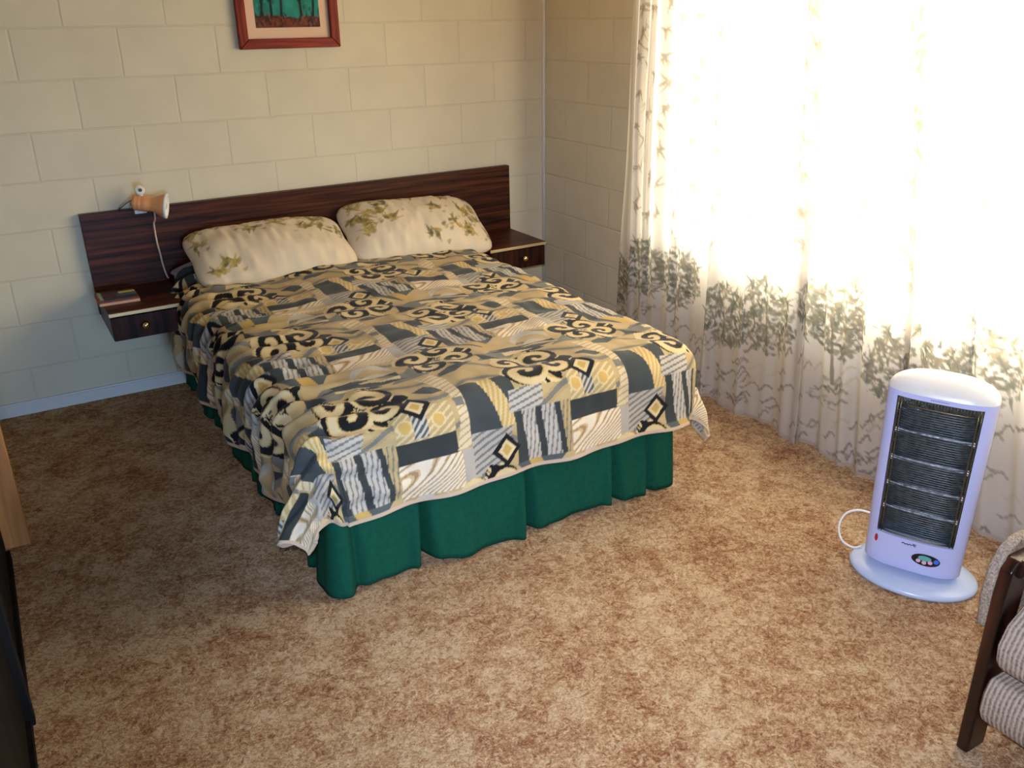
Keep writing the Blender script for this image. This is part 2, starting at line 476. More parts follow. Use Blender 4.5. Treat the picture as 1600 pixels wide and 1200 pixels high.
# ------------------------------------------------------------------ bed (base and mattress)
BX0, BX1, BY1 = -2.045, -0.755, -2.03
bed = thing('double_bed', 'double bed with a dark green pleated valance under the patterned quilt', 'bed', ((BX0 + BX1) / 2, -1.05, 0))
MB().box(BX0 + .095, BX1 - .095, BY1 + .095, -.07, .07, .29).build('bed_base', M['base_cloth'], bed, bevel=.02)
for x in (BX0 + .12, BX1 - .12):
    for y in (BY1 + .15, -.2):
        l = MB(); l.lathe([(.025, 0), (.03, .02), (.03, .075)], (x, y, 0), (0, 0, 1), 14)
        l.build('leg', M['black_wood'], bed)
MB().box(BX0 + .075, BX1 - .075, BY1 + .08, -.065, .285, .505).build('mattress', M['lavender'], bed, bevel=.05, seg=4)

# ------------------------------------------------------------------ green valance
def valance():
    # path round the bed: left side from the wall to the foot, the foot, the right side back
    path = []
    x0, x1, y1 = BX0 - .002, BX1 + .002, BY1 - .002
    r = .022
    L1 = abs(-.07 - (y1 + r)); La = r * math.pi / 2; L2 = (x1 - r) - (x0 + r)
    tot = 2 * L1 + 2 * La + L2
    n = int(tot / .006)
    pleat = [L1 + La + (px - (x0 + r)) for px in (-1.99, -1.755, -1.375, -1.02, -.865)]
    pleat_d = [.6, 1.5, 1.35, 1.25, .7]
    for k in range(6):
        pleat.append(.16 + k * .33); pleat_d.append(.7)
        pleat.append(L1 + 2 * La + L2 + .1 + k * .33); pleat_d.append(.7)
    nz = 16
    V = []
    for i in range(n + 1):
        s = tot * i / n
        if s < L1: p = (x0, -.07 - s); nrm = (-1, 0)
        elif s < L1 + La:
            a = (s - L1) / r; p = (x0 + r - r * math.cos(a), y1 + r - r * math.sin(a)); nrm = (-math.cos(a), -math.sin(a))
        elif s < L1 + La + L2: p = (x0 + r + s - L1 - La, y1); nrm = (0, -1)
        elif s < L1 + 2 * La + L2:
            a = (s - L1 - La - L2) / r; p = (x1 - r + r * math.sin(a), y1 + r - r * math.cos(a)); nrm = (math.sin(a), -math.cos(a))
        else: p = (x1, y1 + r + (s - L1 - 2 * La - L2)); nrm = (1, 0)
        for j in range(nz + 1):
            t = j / nz                      # 0 top .. 1 hem
            z = .325 - t * (.325 - .014)
            out = .004 + .024 * t + .010 * t * math.sin(s * 17 + 1.3 * math.sin(s * 5)) + .004 * t * math.sin(s * 51)
            for ps, pd in zip(pleat, pleat_d):
                d = (s - ps)
                wdt = .009 + .014 * t
                if abs(d) < .2:
                    out -= pd * (.022 + .040 * t) * math.exp(-(d / wdt) ** 2)
                    out += pd * (.003 + .012 * t) * math.exp(-((d + .03) / .022) ** 2)
                    z2 = 0
            zz = z + t * t * (.010 * math.sin(s * 9.1 + .6) + .004 * math.sin(s * 31)) + t * .004
            V.append((p[0] + nrm[0] * out, p[1] + nrm[1] * out, max(.006, zz)))
    o = obj('valance', V, grid_faces(n + 1, nz + 1), M['green_cloth'], bed, smooth=True)
    so = o.modifiers.new('thick', 'SOLIDIFY'); so.thickness = .003
    o['label'] = 'dark green pleated valance'
valance()

# ------------------------------------------------------------------ quilt
def quilt_colors(s, t):
    """s, t: arrays of cloth coordinates (metres); returns dye colours"""
    PU, PV = .60, .66
    u = np.mod(s + 1.905 + PU * 10.5, PU) - PU / 2
    v = np.mod(-(t + 1.965) + PV * 10 + .2, PV) - .2       # grows toward the foot
    cu = np.floor((s + 1.905 + PU * 10.5) / PU); cv = np.floor((-(t + 1.965) + PV * 10 + .2) / PV)
    CREAM = np.array([.57, .445, .23]); TAN = np.array([.38, .275, .12]); GOLD = np.array([.47, .305, .085])
    GREY = np.array([.165, .155, .125]); SLATE = np.array([.036, .041, .038]); BLACK = np.array([.006, .007, .008])
    PALE = np.array([.44, .395, .32]); BEIGE = np.array([.43, .315, .145])
    C = np.empty(s.shape + (3,)); C[:] = BEIGE
    def put(mask, col, a=1.0):
        k = np.clip(mask.astype(float), 0, 1)[..., None] * a
        C[:] = C * (1 - k) + np.asarray(col) * k
    def rect(u0, u1, v0, v1, sh=0.0):
        uu = u + sh * (v - v0)
        return (uu > u0) & (uu < u1) & (v > v0) & (v < v1)
    def pin(ang, step, duty=.5):
        w = (u * math.cos(ang) + v * math.sin(ang)) / step
        return (w - np.floor(w)) < duty
    # broad wavy leaf bands
    w1 = np.sin(2 * np.pi * (v / .11 + .25 * np.sin(u * 21)))
    put(w1 > .45, TAN)
    put((w1 > .88), GREY)
    put(rect(-.30, .30, -.2, -.12) & (np.sin(2 * np.pi * (u * 3.4 + v * 4)) > .2), GREY)
    put(rect(-.12, .20, -.2, -.125) & (np.sin(2 * np.pi * (u * 5.4 - v * 6)) > .3), SLATE)
    put(rect(-.02, .20, -.17, -.145, .1), CREAM)
    for (pu, pv, pw, ph_, sl_) in ((-.25, -.10, .09, .05, .6), (.10, -.16, .12, .035, -.4), (-.08, .40, .10, .04, .9), (.22, .0, .05, .06, -.8), (-.20, .44, .08, .03, .3), (.02, -.185, .10, .02, .2)):
        put((np.abs(v - pv + sl_ * (u - pu) * .4) < ph_ / 2 * (1 - np.abs(u - pu) / pw)), SLATE * 1.6)
    # slate patches with a gold diagonal band
    put(rect(-.30, -.125, .03, .20), SLATE * 1.35)
    put(rect(-.235, -.185, .02, .205, -.22) , GOLD * 1.05)
    put(rect(-.235, -.185, .02, .205, -.22) & pin(.3, .016), CREAM)
    # pinstriped block
    put(rect(-.15, -.03, .095, .165, .25), PALE)
    put(rect(-.15, -.03, .095, .165, .25) & pin(1.35, .018, .35), GREY)
    # comb of three bands
    put(rect(-.145, .065, .165, .335), SLATE)
    for cx in (-.098, -.027, .04):
        bnd = rect(cx - .024, cx + .024, .165, .335, -.12)
        put(bnd, PALE if cx < 0 else TAN * 1.1)
        put(bnd & pin(.12, .016, .3), GREY)
    # patches with rosettes
    put(rect(.06, .25, .075, .172), TAN * 1.08)
    put(rect(.06, .25, .075, .172) & pin(1.0, .019, .4), CREAM)
    ck = rect(.115, .160, .085, .165)
    put(ck, PALE); put(ck & pin(.8, .016, .5), SLATE * 2)
    for cx in (.088, .200):
        r = np.hypot(u - cx, v - .125)
        put(r < .024, GOLD * 1.05); put((r < .024) & (r > .018), CREAM)
    # dark bar and the marbled cream panel under it
    put(rect(.058, .252, .172, .236), SLATE * .85)
    mb = rect(.058, .262, .236, .345)
    put(mb, np.array([.66, .56, .40]))
    sw = np.sin(46 * (u + .03 * np.sin(60 * v)) + 34 * np.sin(14 * v + 9 * u))
    put(mb & (sw > .25), np.array([.50, .36, .18]))
    put(mb & (sw > .85), np.array([.30, .20, .10]))
    # beige arched band
    arc = .268 + .035 * np.sin((v + .05) * 10)
    bnd = (np.abs(u - arc) < .033 - .02 * np.clip(v - .1, 0, 1)) & (v > -.10) & (v < .235)
    put(bnd, np.array([.58, .46, .28]))
    put(bnd & pin(1.2, .020, .25), TAN)
    put((np.abs(u - arc + .02) < .015) & (v > .07) & (v < .10), GREY)
    # pinstriped grey slab with the lower diamond
    sl = rect(-.30, -.15, .20, .335, .5)
    put(sl, PALE * .85); put(sl & pin(1.15, .019, .4), GREY)
    put(rect(.262, .30, .236, .335), PALE * .85)
    # gold leaf shadow pieces
    put(rect(-.15, .06, .335, .46), BEIGE)
    put(((v - .335) < .09 * (1 - np.abs(u + .06) / .09)) & (v > .335), SLATE * 2.2)
    put(rect(-.10, -.055, .335, .43, -.5), GOLD)
    put(rect(.06, .20, .345, .46) & (np.sin(70 * v + 14 * np.sin(12 * u)) > .1), PALE)
    # black and cream scroll flowers
    def flower(cu0, cv0, sc, seed, lobes, ang0):
        a_ = np.mod(u - cu0 + PU / 2, PU) - PU / 2
        b_ = np.mod(v - cv0 + PV / 2, PV) - PV / 2
        R = np.hypot(a_, b_ * 1.15); TH = np.arctan2(b_, a_)
        body = R < sc * (.84 + .14 * np.sin(5 * TH + ang0) + .06 * np.sin(11 * TH + 1))
        q = R / sc + .02
        f1 = np.sin(lobes * TH + 3.6 * np.log(q) + 1.1 * np.sin(2 * TH + 3 * q) + ang0)
        f2 = np.sin(4 * lobes * TH + 9 * q - ang0)
        put(body, CREAM)
        blk = body & ((f1 > -.05) & (f2 > -.75) | (f2 > .72))
        put(body & (np.abs(f1 + .05) < .22), GOLD)
        put(blk, BLACK)
        rr = np.random.default_rng(seed)
        for i in range(4):
            an = 2 * math.pi * i / 4 + ang0
            d = sc * .56
            px, py = d * math.cos(an), d * .8 * math.sin(an)
            rad = sc * rr.uniform(.34, .46)
            r = np.hypot((a_ - px) * .85, b_ - py); th = np.arctan2(b_ - py, a_ - px)
            sp = np.sin(th * (1 if i % 2 else -1) + 2 * np.pi * 1.15 * r / rad + rr.uniform(0, 6))
            inn = r < rad
            put(inn, CREAM)
            put(inn & (np.abs(sp - .0) < .3), GOLD)
            put(inn & (sp > .05), BLACK)
    flower(0.0, -.015, .150, 3, 3, .7)
    flower(.355, .425, .140, 11, 4, 2.1)
    # outlined diamonds
    for cx, cy, sz in ((.145, .065, .052), (-.185, .275, .052)):
        d = np.abs(u - cx) + np.abs(v - cy) * .95
        put(d < sz, BLACK); put(d < sz * .62, CREAM * 1.05); put(d < sz * .35, GOLD)
    # faint dye unevenness
    nz = .94 + .12 * smooth_noise(s.shape, (60, 60), 5)
    C *= nz[..., None]
    return C

def quilt():
    QX0, QX1, QY = -2.025, -.745, -1.995        # where the top starts to roll over
    TOP = -.215
    oL, oR, oF = .398, .37, .335
    ds = .0036
    S = np.arange(QX0 - oL, QX1 + oR + ds, ds); T = np.arange(QY - oF, TOP + ds, ds)
    s, t = np.meshgrid(S, T, indexing='ij')
    ex = np.where(s < QX0, QX0 - s, np.where(s > QX1, s - QX1, 0.)); sx = np.where(s < QX0, -1., np.where(s > QX1, 1., 0.))
    ey = np.where(t < QY, QY - t, 0.)
    Lr = np.hypot(ex, ey) * (1 - np.where(sx > 0, .13, .23) * np.sin(2 * np.arctan2(ey, ex + 1e-9)) ** 2) + 1e-9
    ang = np.arctan2(ey, ex + 1e-9)                     # 0 side .. pi/2 foot
    R = .095
    arc = np.clip(Lr / R, 0, math.pi / 2)
    out = R * np.sin(arc); down = R * (1 - np.cos(arc))
    rest = np.clip(Lr - R * math.pi / 2, 0, None)
    corner = np.where((ex > 0) & (ey > 0), np.sin(2 * ang), 0.)
    flare = .05 + .08 * np.where(sx == 0, 1., 0.) + .04 * corner
    right = (sx > 0)
    side = 1 - np.where(ey > 0, np.sin(ang), 0.)
    flare = flare + np.where(right, .15, 0.) * side ** 2
    lc = corner * np.where(sx < 0, 1., 0.)
    flare = flare + lc * (.66 * np.exp(-((ang - .36) / .26) ** 2) + .16 * np.exp(-((ang - .95) / .16) ** 2) - .06 * np.exp(-((ang - 1.25) / .15) ** 2))
    out = out + rest * flare; down = down + rest * np.sqrt(1 - flare ** 2)
    # soft folds in the hanging cloth
    along = np.where(ex > ey, t, s)
    out += rest * (.10 * np.sin(along * 15 + 1.0) + .06 * np.sin(along * 29 + .4)) * np.where(ex > ey, .7, .55) * (1 - corner * .6)
    out += corner * rest * np.where(sx > 0, .12, .06) * np.cos(7 * (ang - math.pi / 4) - .5)
    hyp = np.hypot(ex, ey) + 1e-9
    dx, dy = ex / hyp * sx, -ey / hyp
    x = np.clip(s, QX0, QX1) + dx * out
    y = np.clip(t, QY, 9) + dy * out
    z = .558 - down
    # filling: puffs, wrinkles, and the gathered part along the left edge
    inner = np.clip(1 - Lr / .5, 0, 1)
    n1 = smooth_noise(s.shape, (9, 9), 21) - .5; n2 = smooth_noise(s.shape, (22, 26), 22) - .5; n3 = smooth_noise(s.shape, (50, 24), 23) - .5
    puff = .022 * n1 + .013 * n2 + .006 * n3
    cross = .003 * np.sin(2 * np.pi * (t / .115) + 2.2 * np.sin(s * 4.3)) * np.clip((t + 1.9) / .5, 0, 1)
    leftness = np.clip((QX0 + .28 - s) / .3, 0, 1)
    wr = leftness * (.013 * np.sin(2 * np.pi * (t / .085 + 1.7 * s)) + .018 * (smooth_noise(s.shape, (40, 60), 24) - .5))
    # crown over the sleeper's width, hem edge thinner
    crown = .018 * np.sin(np.clip((s - QX0) / (QX1 - QX0), 0, 1) * math.pi)
    h = puff + cross + wr
    edge = np.clip(np.minimum(np.minimum(s - S[0], S[-1] - s), t - T[0]) / .05, .15, 1)
    h = h * edge
    nz_ = np.where(Lr < R * math.pi / 2, np.cos(arc), .0); nh = np.where(Lr > .001, np.sin(arc), 0.)
    z = z + h * np.clip(nz_ + .15, 0, 1) + crown * inner
    x = x + dx * h * nh; y = y + dy * h * nh
    # turned up slightly where it meets the pillows
    up = np.clip((t - (TOP - .13)) / .13, 0, 1)
    z = z + .055 * up ** 1.5 * inner
    # keep it off the carpet
    z = np.maximum(z, .03)
    # swell at the foot: the quilt is fat just before it rolls over
    C = quilt_colors(s, t)
    hem = np.minimum(np.minimum(s - S[0], S[-1] - s), t - T[0]) < .013
    C[hem] = (.50, .37, .25)
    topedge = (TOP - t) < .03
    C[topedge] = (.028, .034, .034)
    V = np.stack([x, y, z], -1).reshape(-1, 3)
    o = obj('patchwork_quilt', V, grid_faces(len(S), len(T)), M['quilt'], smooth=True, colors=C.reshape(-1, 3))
    so = o.modifiers.new('thick', 'SOLIDIFY'); so.thickness = .014; so.offset = -1
    return tag(o, 'black, grey and cream patterned quilt spread over the bed', 'quilt')
quilt()

# ------------------------------------------------------------------ pillows
def pillow(name, label, cx, cy, cz, w, h, th, tilt, yaw, seed, lav=False, roll=0.0):
    n, m = 130, 84
    U = np.linspace(-1, 1, n); Vv = np.linspace(-1, 1, m)
    u, v = np.meshgrid(U, Vv, indexing='ij')
    pad = (np.clip(1 - np.abs(u) ** 2.6, 0, 1) ** .55) * (np.clip(1 - np.abs(v) ** 2.4, 0, 1) ** .55)
    cr = 1 - .13 * (u * v) ** 4 
    px = cr * u * w / 2 * (1 - .055 * (1 - np.abs(v)) * np.abs(u) ** 3); py = cr * v * h / 2 * (1 - .06 * (1 - np.abs(u)) * np.abs(v) ** 3)
    r = np.random.default_rng(seed)
    wr = (smooth_noise((n, m), (6, 4), seed) - .5) * .022 + (smooth_noise((n, m), (30, 7), seed + 1) - .5) * .009
    wr += .005 * np.sin(u * 26 + v * 4) * np.clip(-v, 0, 1)
    zt = th * .62 * pad + wr * pad ** .6
    zb = -th * .38 * pad
    base = np.array([.66, .55, .38])
    C = np.empty((n, m, 3)); C[:] = base
    C *= (.96 + .08 * smooth_noise((n, m), (12, 8), seed + 3))[..., None]
    if lav: C[:] = (.42, .42, .70)
    else:
        X, Y = U * w / 2, Vv * h / 2
        olive = [(.22, .17, .035), (.36, .26, .06), (.13, .12, .04), (.46, .34, .10)]
        spots = [(r.uniform(-.46, .46) * w, r.uniform(-.42, .42) * h) for _ in range(13)]
        if seed == 31: spots = [(-.1, .2), (.05, .3), (-.44, .32), (.3, .12), (.0, .44), (.18, .42), (-.28, .44), (-.38, -.36), (-.30, -.28), (.33, .30), (.1, .36), (.42, .05), (.22, .12), (-.12, .42), (.38, .4), (-.42, .1), (.27, .38)]
        else: spots = [(-.44, .05), (-.38, -.2), (-.26, .1), (-.40, .42), (-.12, .35), (.15, .42), (.42, .3), (.45, -.3), (.33, .05), (-.40, .30), (-.33, .12), (-.30, .38), (-.22, .25), (-.36, -.05), (.12, .05), (.2, -.2), (.3, -.3), (.25, .3), (.38, -.12), (.05, -.33), (.02, .4), (.42, .1), (-.2, -.05)]
        if max(abs(p[0]) for p in spots) <= .5 and w > .5: spots = [(a * w, b * h) for a, b in spots]
        for (ax, ay) in spots:
            k = r.integers(7, 12)
            for i in range(k):
                an = r.uniform(0, 2 * math.pi) if r.random() < .3 else r.uniform(.3, 2.8)
                ln = r.uniform(.025, .06)
                p = (ax + r.uniform(-.03, .03), ay + r.uniform(-.02, .02))
                q = (p[0] + ln * math.cos(an), p[1] + ln * math.sin(an))
                stroke(C, X, Y, p, q, .010, .004, olive[r.integers(0, 4)], .85)
            for i in range(4):
                p = (ax + r.uniform(-.07, .07), ay + r.uniform(-.05, .05))
                stroke(C, X, Y, p, (p[0] + .012, p[1] + .01), .009, .006, olive[r.integers(0, 4)], .6)
    top = np.stack([px, py, zt], -1).reshape(-1, 3); bot = np.stack([px, py, zb], -1).reshape(-1, 3)
    P = np.vstack([top, bot])
    Cc = np.vstack([C.reshape(-1, 3), np.tile(base if not lav else np.array([.42, .42, .7]), (n * m, 1))])
    Mx = Matrix.Rotation(yaw, 3, 'Z') @ Matrix.Rotation(roll, 3, 'Y') @ Matrix.Rotation(tilt, 3, 'X')
    P = P @ np.array(Mx).T + np.array([cx, cy, cz])
    F = grid_faces(n, m)
    nb = n * m
    F += [(a + nb, d + nb, c + nb, b + nb) for a, b, c, d in F]
    o = obj(name, P, F, M['pillow'] if not lav else M['lavender'], smooth=True, colors=Cc)
    return fix_normals(tag(o, label, 'pillow'))
pillow('floral_pillow', 'cream floral pillow at the end of the bed with the clip lamp', -1.645, -.245, .638, .76, .42, .15, math.radians(25), math.radians(1), 31, roll=.0)
pillow('floral_pillow', 'cream floral pillow at the bed end near the window corner', -.915, -.235, .640, .76, .44, .19, math.radians(27), math.radians(-3), 47, roll=.05)
pillow('sleeping_pillow', 'lavender pillow edge showing under the floral pillow by the lamp', -1.72, -.13, .562, .735, .17, .075, math.radians(4), 0, 5, lav=True)

# ------------------------------------------------------------------ headboard unit with two floating bedside shelves
HX0, HX1 = -2.393, -.246
hb = thing('headboard', 'dark wood veneer headboard on the block wall behind the bed', 'headboard', ((HX0 + HX1) / 2, 0, .41), (0, -.0080, 0))
pn = MB().box(HX0, HX1, -.040, -.004, .418, .866).build('back_panel', M['panel_wood'], hb, bevel=.002)
for (a, b_, k) in ((HX0, -2.075, 0), (-.60, HX1 - .022, 1)):
    sh = MB().box(a, b_, -.435, -.040, .512, .530).build('bedside_shelf', M['panel_wood'], hb, bevel=.0015)
    MB().box(a, b_, -.440, -.435, .514, .528).build('edge_trim', M['gold_trim'], sh, bevel=.001)
    bx = MB()
    bx.box(a + .004, a + .020, -.425, -.040, .408, .512).box(b_ - .020, b_ - .004, -.425, -.040, .408, .512)
    bx.box(a + .02, b_ - .02, -.425, -.040, .408, .420).box(a + .02, b_ - .02, -.056, -.040, .42, .512)
    bx.build('drawer_box', M['panel_wood'], hb)
    dr = MB().box(a + .006, b_ - .006, -.434, -.420, .408, .507).build('drawer_front', M['drawer_wood'], hb, bevel=.0015)
    kx = -2.262 if k == 0 else -.405
    kn = MB(); kn.lathe([(.010, 0), (.006, .006), (.007, .012), (.014, .018), (.015, .024), (.010, .030), (.003, .032)], (kx, -.434, .462), (0, -1, 0), 18)
    kn.build('knob', M['brass'], dr, smooth=True)

# clip lamp on the headboard
lp = thing('clip_lamp', 'orange clip-on spot lamp fixed to the headboard top', 'lamp', (-2.14, -.06, .87))
ax = Vector((.93, -.33, -.17)).normalized()
o0 = Vector((-2.175, -.065, .893))
sh = MB()
prof = [(.004, -.004), (.027, -.003), (.033, .003), (.034, .012), (.0325, .016), (.034, .02), (.034, .03), (.0325, .034), (.034, .038), (.034, .055), (.031, .068), (.031, .078), (.036, .090), (.043, .106), (.050, .122), (.053, .134)]
sh.lathe(prof, o0, ax, 30, True, False)
shade = sh.build('lamp_shade', M['orange'], lp, smooth=True)
so = shade.modifiers.new('thick', 'SOLIDIFY'); so.thickness = .0018; so.offset = -1
rm = MB(); rm.lathe([(.0535, .130), (.0550, .136), (.0535, .141), (.047, .139), (.038, .118), (.022, .090)], o0, ax, 30, False, True); rm.build('shade_rim', M['shade_white'], shade, smooth=True)
bl = MB(); c = o0 + ax * .120; bl.ball(c, .021, 16, 10); bl.build('bulb', M['bulb'], lp, smooth=True)
# bracket and spring clamp over the top edge of the headboard
br = MB(); br.lathe([(.004, 0), (.021, .001), (.022, .006), (.021, .011), (.004, .012)], (-2.146, -.088, .946), (.25, -1, .2), 20); br.tube([(-2.146, -.085, .935), (-2.138, -.075, .915), (-2.128, -.068, .905)], [.009, .008, .008], 10)
br.build('swivel_bracket', M['cream_plastic'], lp, smooth=True)
sc_ = MB(); sc_.lathe([(.0075, 0), (.0075, .004), (.003, .005)], (-2.143, -.1005, .9485), (.25, -1, .2), 14); sc_.build('screw', M['ink'], lp)
cl = MB()
cl.box(-2.175, -2.125, -.058, -.044, .840, .880).box(-2.175, -2.125, -.044, -.004, .8745, .884)
cl.tube([(-2.150, -.05, .880), (-2.150, -.072, .884)], .006, 8)
cl.build('clamp', M['cream_plastic'], lp, bevel=.002)
# flex hanging down the headboard
cd = MB(); P = [(-2.098, -.085, .845), (-2.099, -.070, .81), (-2.1045, -.056, .79), (-2.105, -.053, .75), (-2.104, -.051, .70), (-2.099, -.050, .65), (-2.094, -.050, .59), (-2.086, -.052, .545), (-2.080, -.058, .535)]
P = [(x, y, z) for x, y, z in P]
cd.tube(smooth_path(P), .0042, 8); cd.build('lamp_cord', M['cord_tan'], lp, smooth=True)
lw = MB(); lw.tube([(-2.170, -.055, .905), (-2.195, -.045, .893), (-2.222, -.035, .872), (-2.232, -.02, .862)], .002, 6); lw.build('bare_wire', M['cord_dark'], lp, smooth=True)

# reading matter on the shelf by the lamp (the unit leans down a little at this end)
zs = .5227
bk = thing('paperback_book', 'orange paperback lying on the bedside shelf under the lamp', 'book', (-2.325, -.235, zs))
MB().box(-2.408, -2.250, -.315, -.160, zs + .0015, zs + .011).build('pages', M['paper'], bk)
MB().box(-2.410, -2.248, -.317, -.158, zs + .011, zs + .0125).box(-2.410, -2.248, -.317, -.158, zs, zs + .0015).box(-2.410, -2.4085, -.317, -.158, zs, zs + .0125).build('cover', M['book_orange'], bk)
def magazine():
    n, m = 40, 40
    X = np.linspace(-2.400, -2.252, n); Y = np.linspace(-.300, -.160, m)
    C = np.empty((n, m, 3)); C[:] = (.05, .05, .07)
    g = smooth_noise((n, m), (7, 7), 4)
    C[g > .6] = (.12, .06, .06)
    C[(X > -2.320)[:, None] & (Y > -.215)[None, :] & (Y < -.185)[None, :]] = (.62, .55, .16)
    C[(X > -2.33)[:, None] & (Y > -.25)[None, :] & (Y < -.222)[None, :]] = (.05, .16, .30)
    C[(X < -2.385)[:, None] & (Y > -.29)[None, :]] = (.30, .42, .36)
    xx, yy = np.meshgrid(X, Y, indexing='ij')
    z0 = zs + .013
    top = np.stack([xx, yy, np.full_like(xx, z0 + .006)], -1).reshape(-1, 3)
    bot = top.copy(); bot[:, 2] = z0
    F = grid_faces(n, m); nb = n * m
    F2 = [(a + nb, d + nb, c + nb, b + nb) for a, b, c, d in F]
    ring = [i * m for i in range(n)] + [(n - 1) * m + j for j in range(1, m)] + [i * m + m - 1 for i in range(n - 2, -1, -1)] + [j for j in range(m - 2, 0, -1)]
    F3 = [(ring[i], ring[(i + 1) % len(ring)], ring[(i + 1) % len(ring)] + nb, ring[i] + nb) for i in range(len(ring))]
    o = obj('magazine', np.vstack([top, bot]), F + F2 + F3, M['cover_print'], colors=np.vstack([C.reshape(-1, 3)] * 2))
    return tag(o, 'small dark magazine with a yellow patch on top of the paperback', 'magazine')
fix_normals(magazine())
# black flex looping out under the shelf
c_ = MB(); c_.tube(smooth_path([(-2.118, -.30, .407), (-2.120, -.31, .36), (-2.118, -.315, .325), (-2.108, -.315, .312), (-2.098, -.315, .325), (-2.094, -.31, .36), (-2.09, -.30, .407)]), .004, 8)
tag(c_.build('power_cord', M['cord_dark'], smooth=True), 'black flex looping down under the bedside shelf', 'cord')

# ------------------------------------------------------------------ framed picture
def picture():
    x0, x1, z0, z1 = -1.617, -1.148, 1.500, 2.13
    root = thing('framed_picture', 'framed landscape painting in red-brown wood high on the block wall', 'picture', ((x0 + x1) / 2, 0, z0))
    w = .042
    for poly in ([(x0, z0), (x1, z0), (x1 - w, z0 + w), (x0 + w, z0 + w)], [(x0, z1), (x0 + w, z1 - w), (x1 - w, z1 - w), (x1, z1)]):
        fix_normals(MB().prism(poly, 'y', -.030, -.002).build('frame_rail', M['frame_wood'], root, bevel=.004))
    for poly in ([(x0, z0), (x0 + w, z0 + w), (x0 + w, z1 - w), (x0, z1)], [(x1, z0), (x1, z1), (x1 - w, z1 - w), (x1 - w, z0 + w)]):
        fix_normals(MB().prism(poly, 'y', -.030, -.002).build('frame_stile', M['frame_wood_side'], root, bevel=.004))
    MB().box(x0 + w - .004, x1 - w + .004, -.010, -.006, z0 + w - .004, z1 - w + .004).build('mat_board', M['mat_board'], root)
    a0, a1, b0, b1 = x0 + .086, x1 - .086, z0 + .088, z1 - .088
    n, m = 110, 160
    X = np.linspace(a0, a1, n); Z = np.linspace(b0, b1, m)
    xx, zz = np.meshgrid(X, Z, indexing='ij')
    C = np.empty((n, m, 3)); sky = np.array([.015, .20, .16])
    C[:] = sky; C *= (.7 + .7 * smooth_noise((n, m), (14, 9), 8))[..., None]
    hor = b0 + .045 + .014 * (smooth_noise((n, m), (6, 1), 9) - .5)
    g = zz < hor
    earth = np.array([.11, .026, .012]); C[g] = (earth * (.4 + 1.3 * smooth_noise((n, m), (18, 30), 10))[..., None])[g]
    r = np.random.default_rng(12)
    for k in range(46):
        x = r.uniform(a0, a1); z = b0 + r.uniform(.0, .05)
        stroke(C, X, Z, (x, z), (x + r.uniform(-.01, .01), z + r.uniform(.008, .03)), .004, .002, [(.01, .012, .01), (.20, .045, .02), (.16, .08, .04), (.012, .02, .015)][r.integers(0, 4)], .9)
    for x in (a0 + .03, a0 + .075, a0 + .12, a1 - .085, a1 - .03):
        h_ = r.uniform(.25, .36)
        stroke(C, X, Z, (x, b0 + .05), (x + r.uniform(-.02, .03), b0 + h_), .006, .003, (.006, .012, .012))
        for k in range(7):
            zc = b0 + .10 + r.uniform(0, h_ - .05)
            stroke(C, X, Z, (x, zc), (x + r.uniform(-.05, .05), zc + r.uniform(.01, .05)), .005, .002, (.006, .016, .014))
    for k in range(160):
        x = r.uniform(a0, a1); z = r.uniform(b0 + .06, b1)
        stroke(C, X, Z, (x, z), (x + r.uniform(-.008, .008), z + .012), .006, .003, [(.008, .03, .022), (.02, .30, .25), (.01, .08, .05)][r.integers(0, 3)], .6)
    V = np.stack([xx, np.full_like(xx, -.0112), zz], -1).reshape(-1, 3)
    o = obj('painting', V, grid_faces(n, m), M['painting'], root, colors=C.reshape(-1, 3))
    so = o.modifiers.new('thick', 'SOLIDIFY'); so.thickness = .002; so.offset = 0
picture()

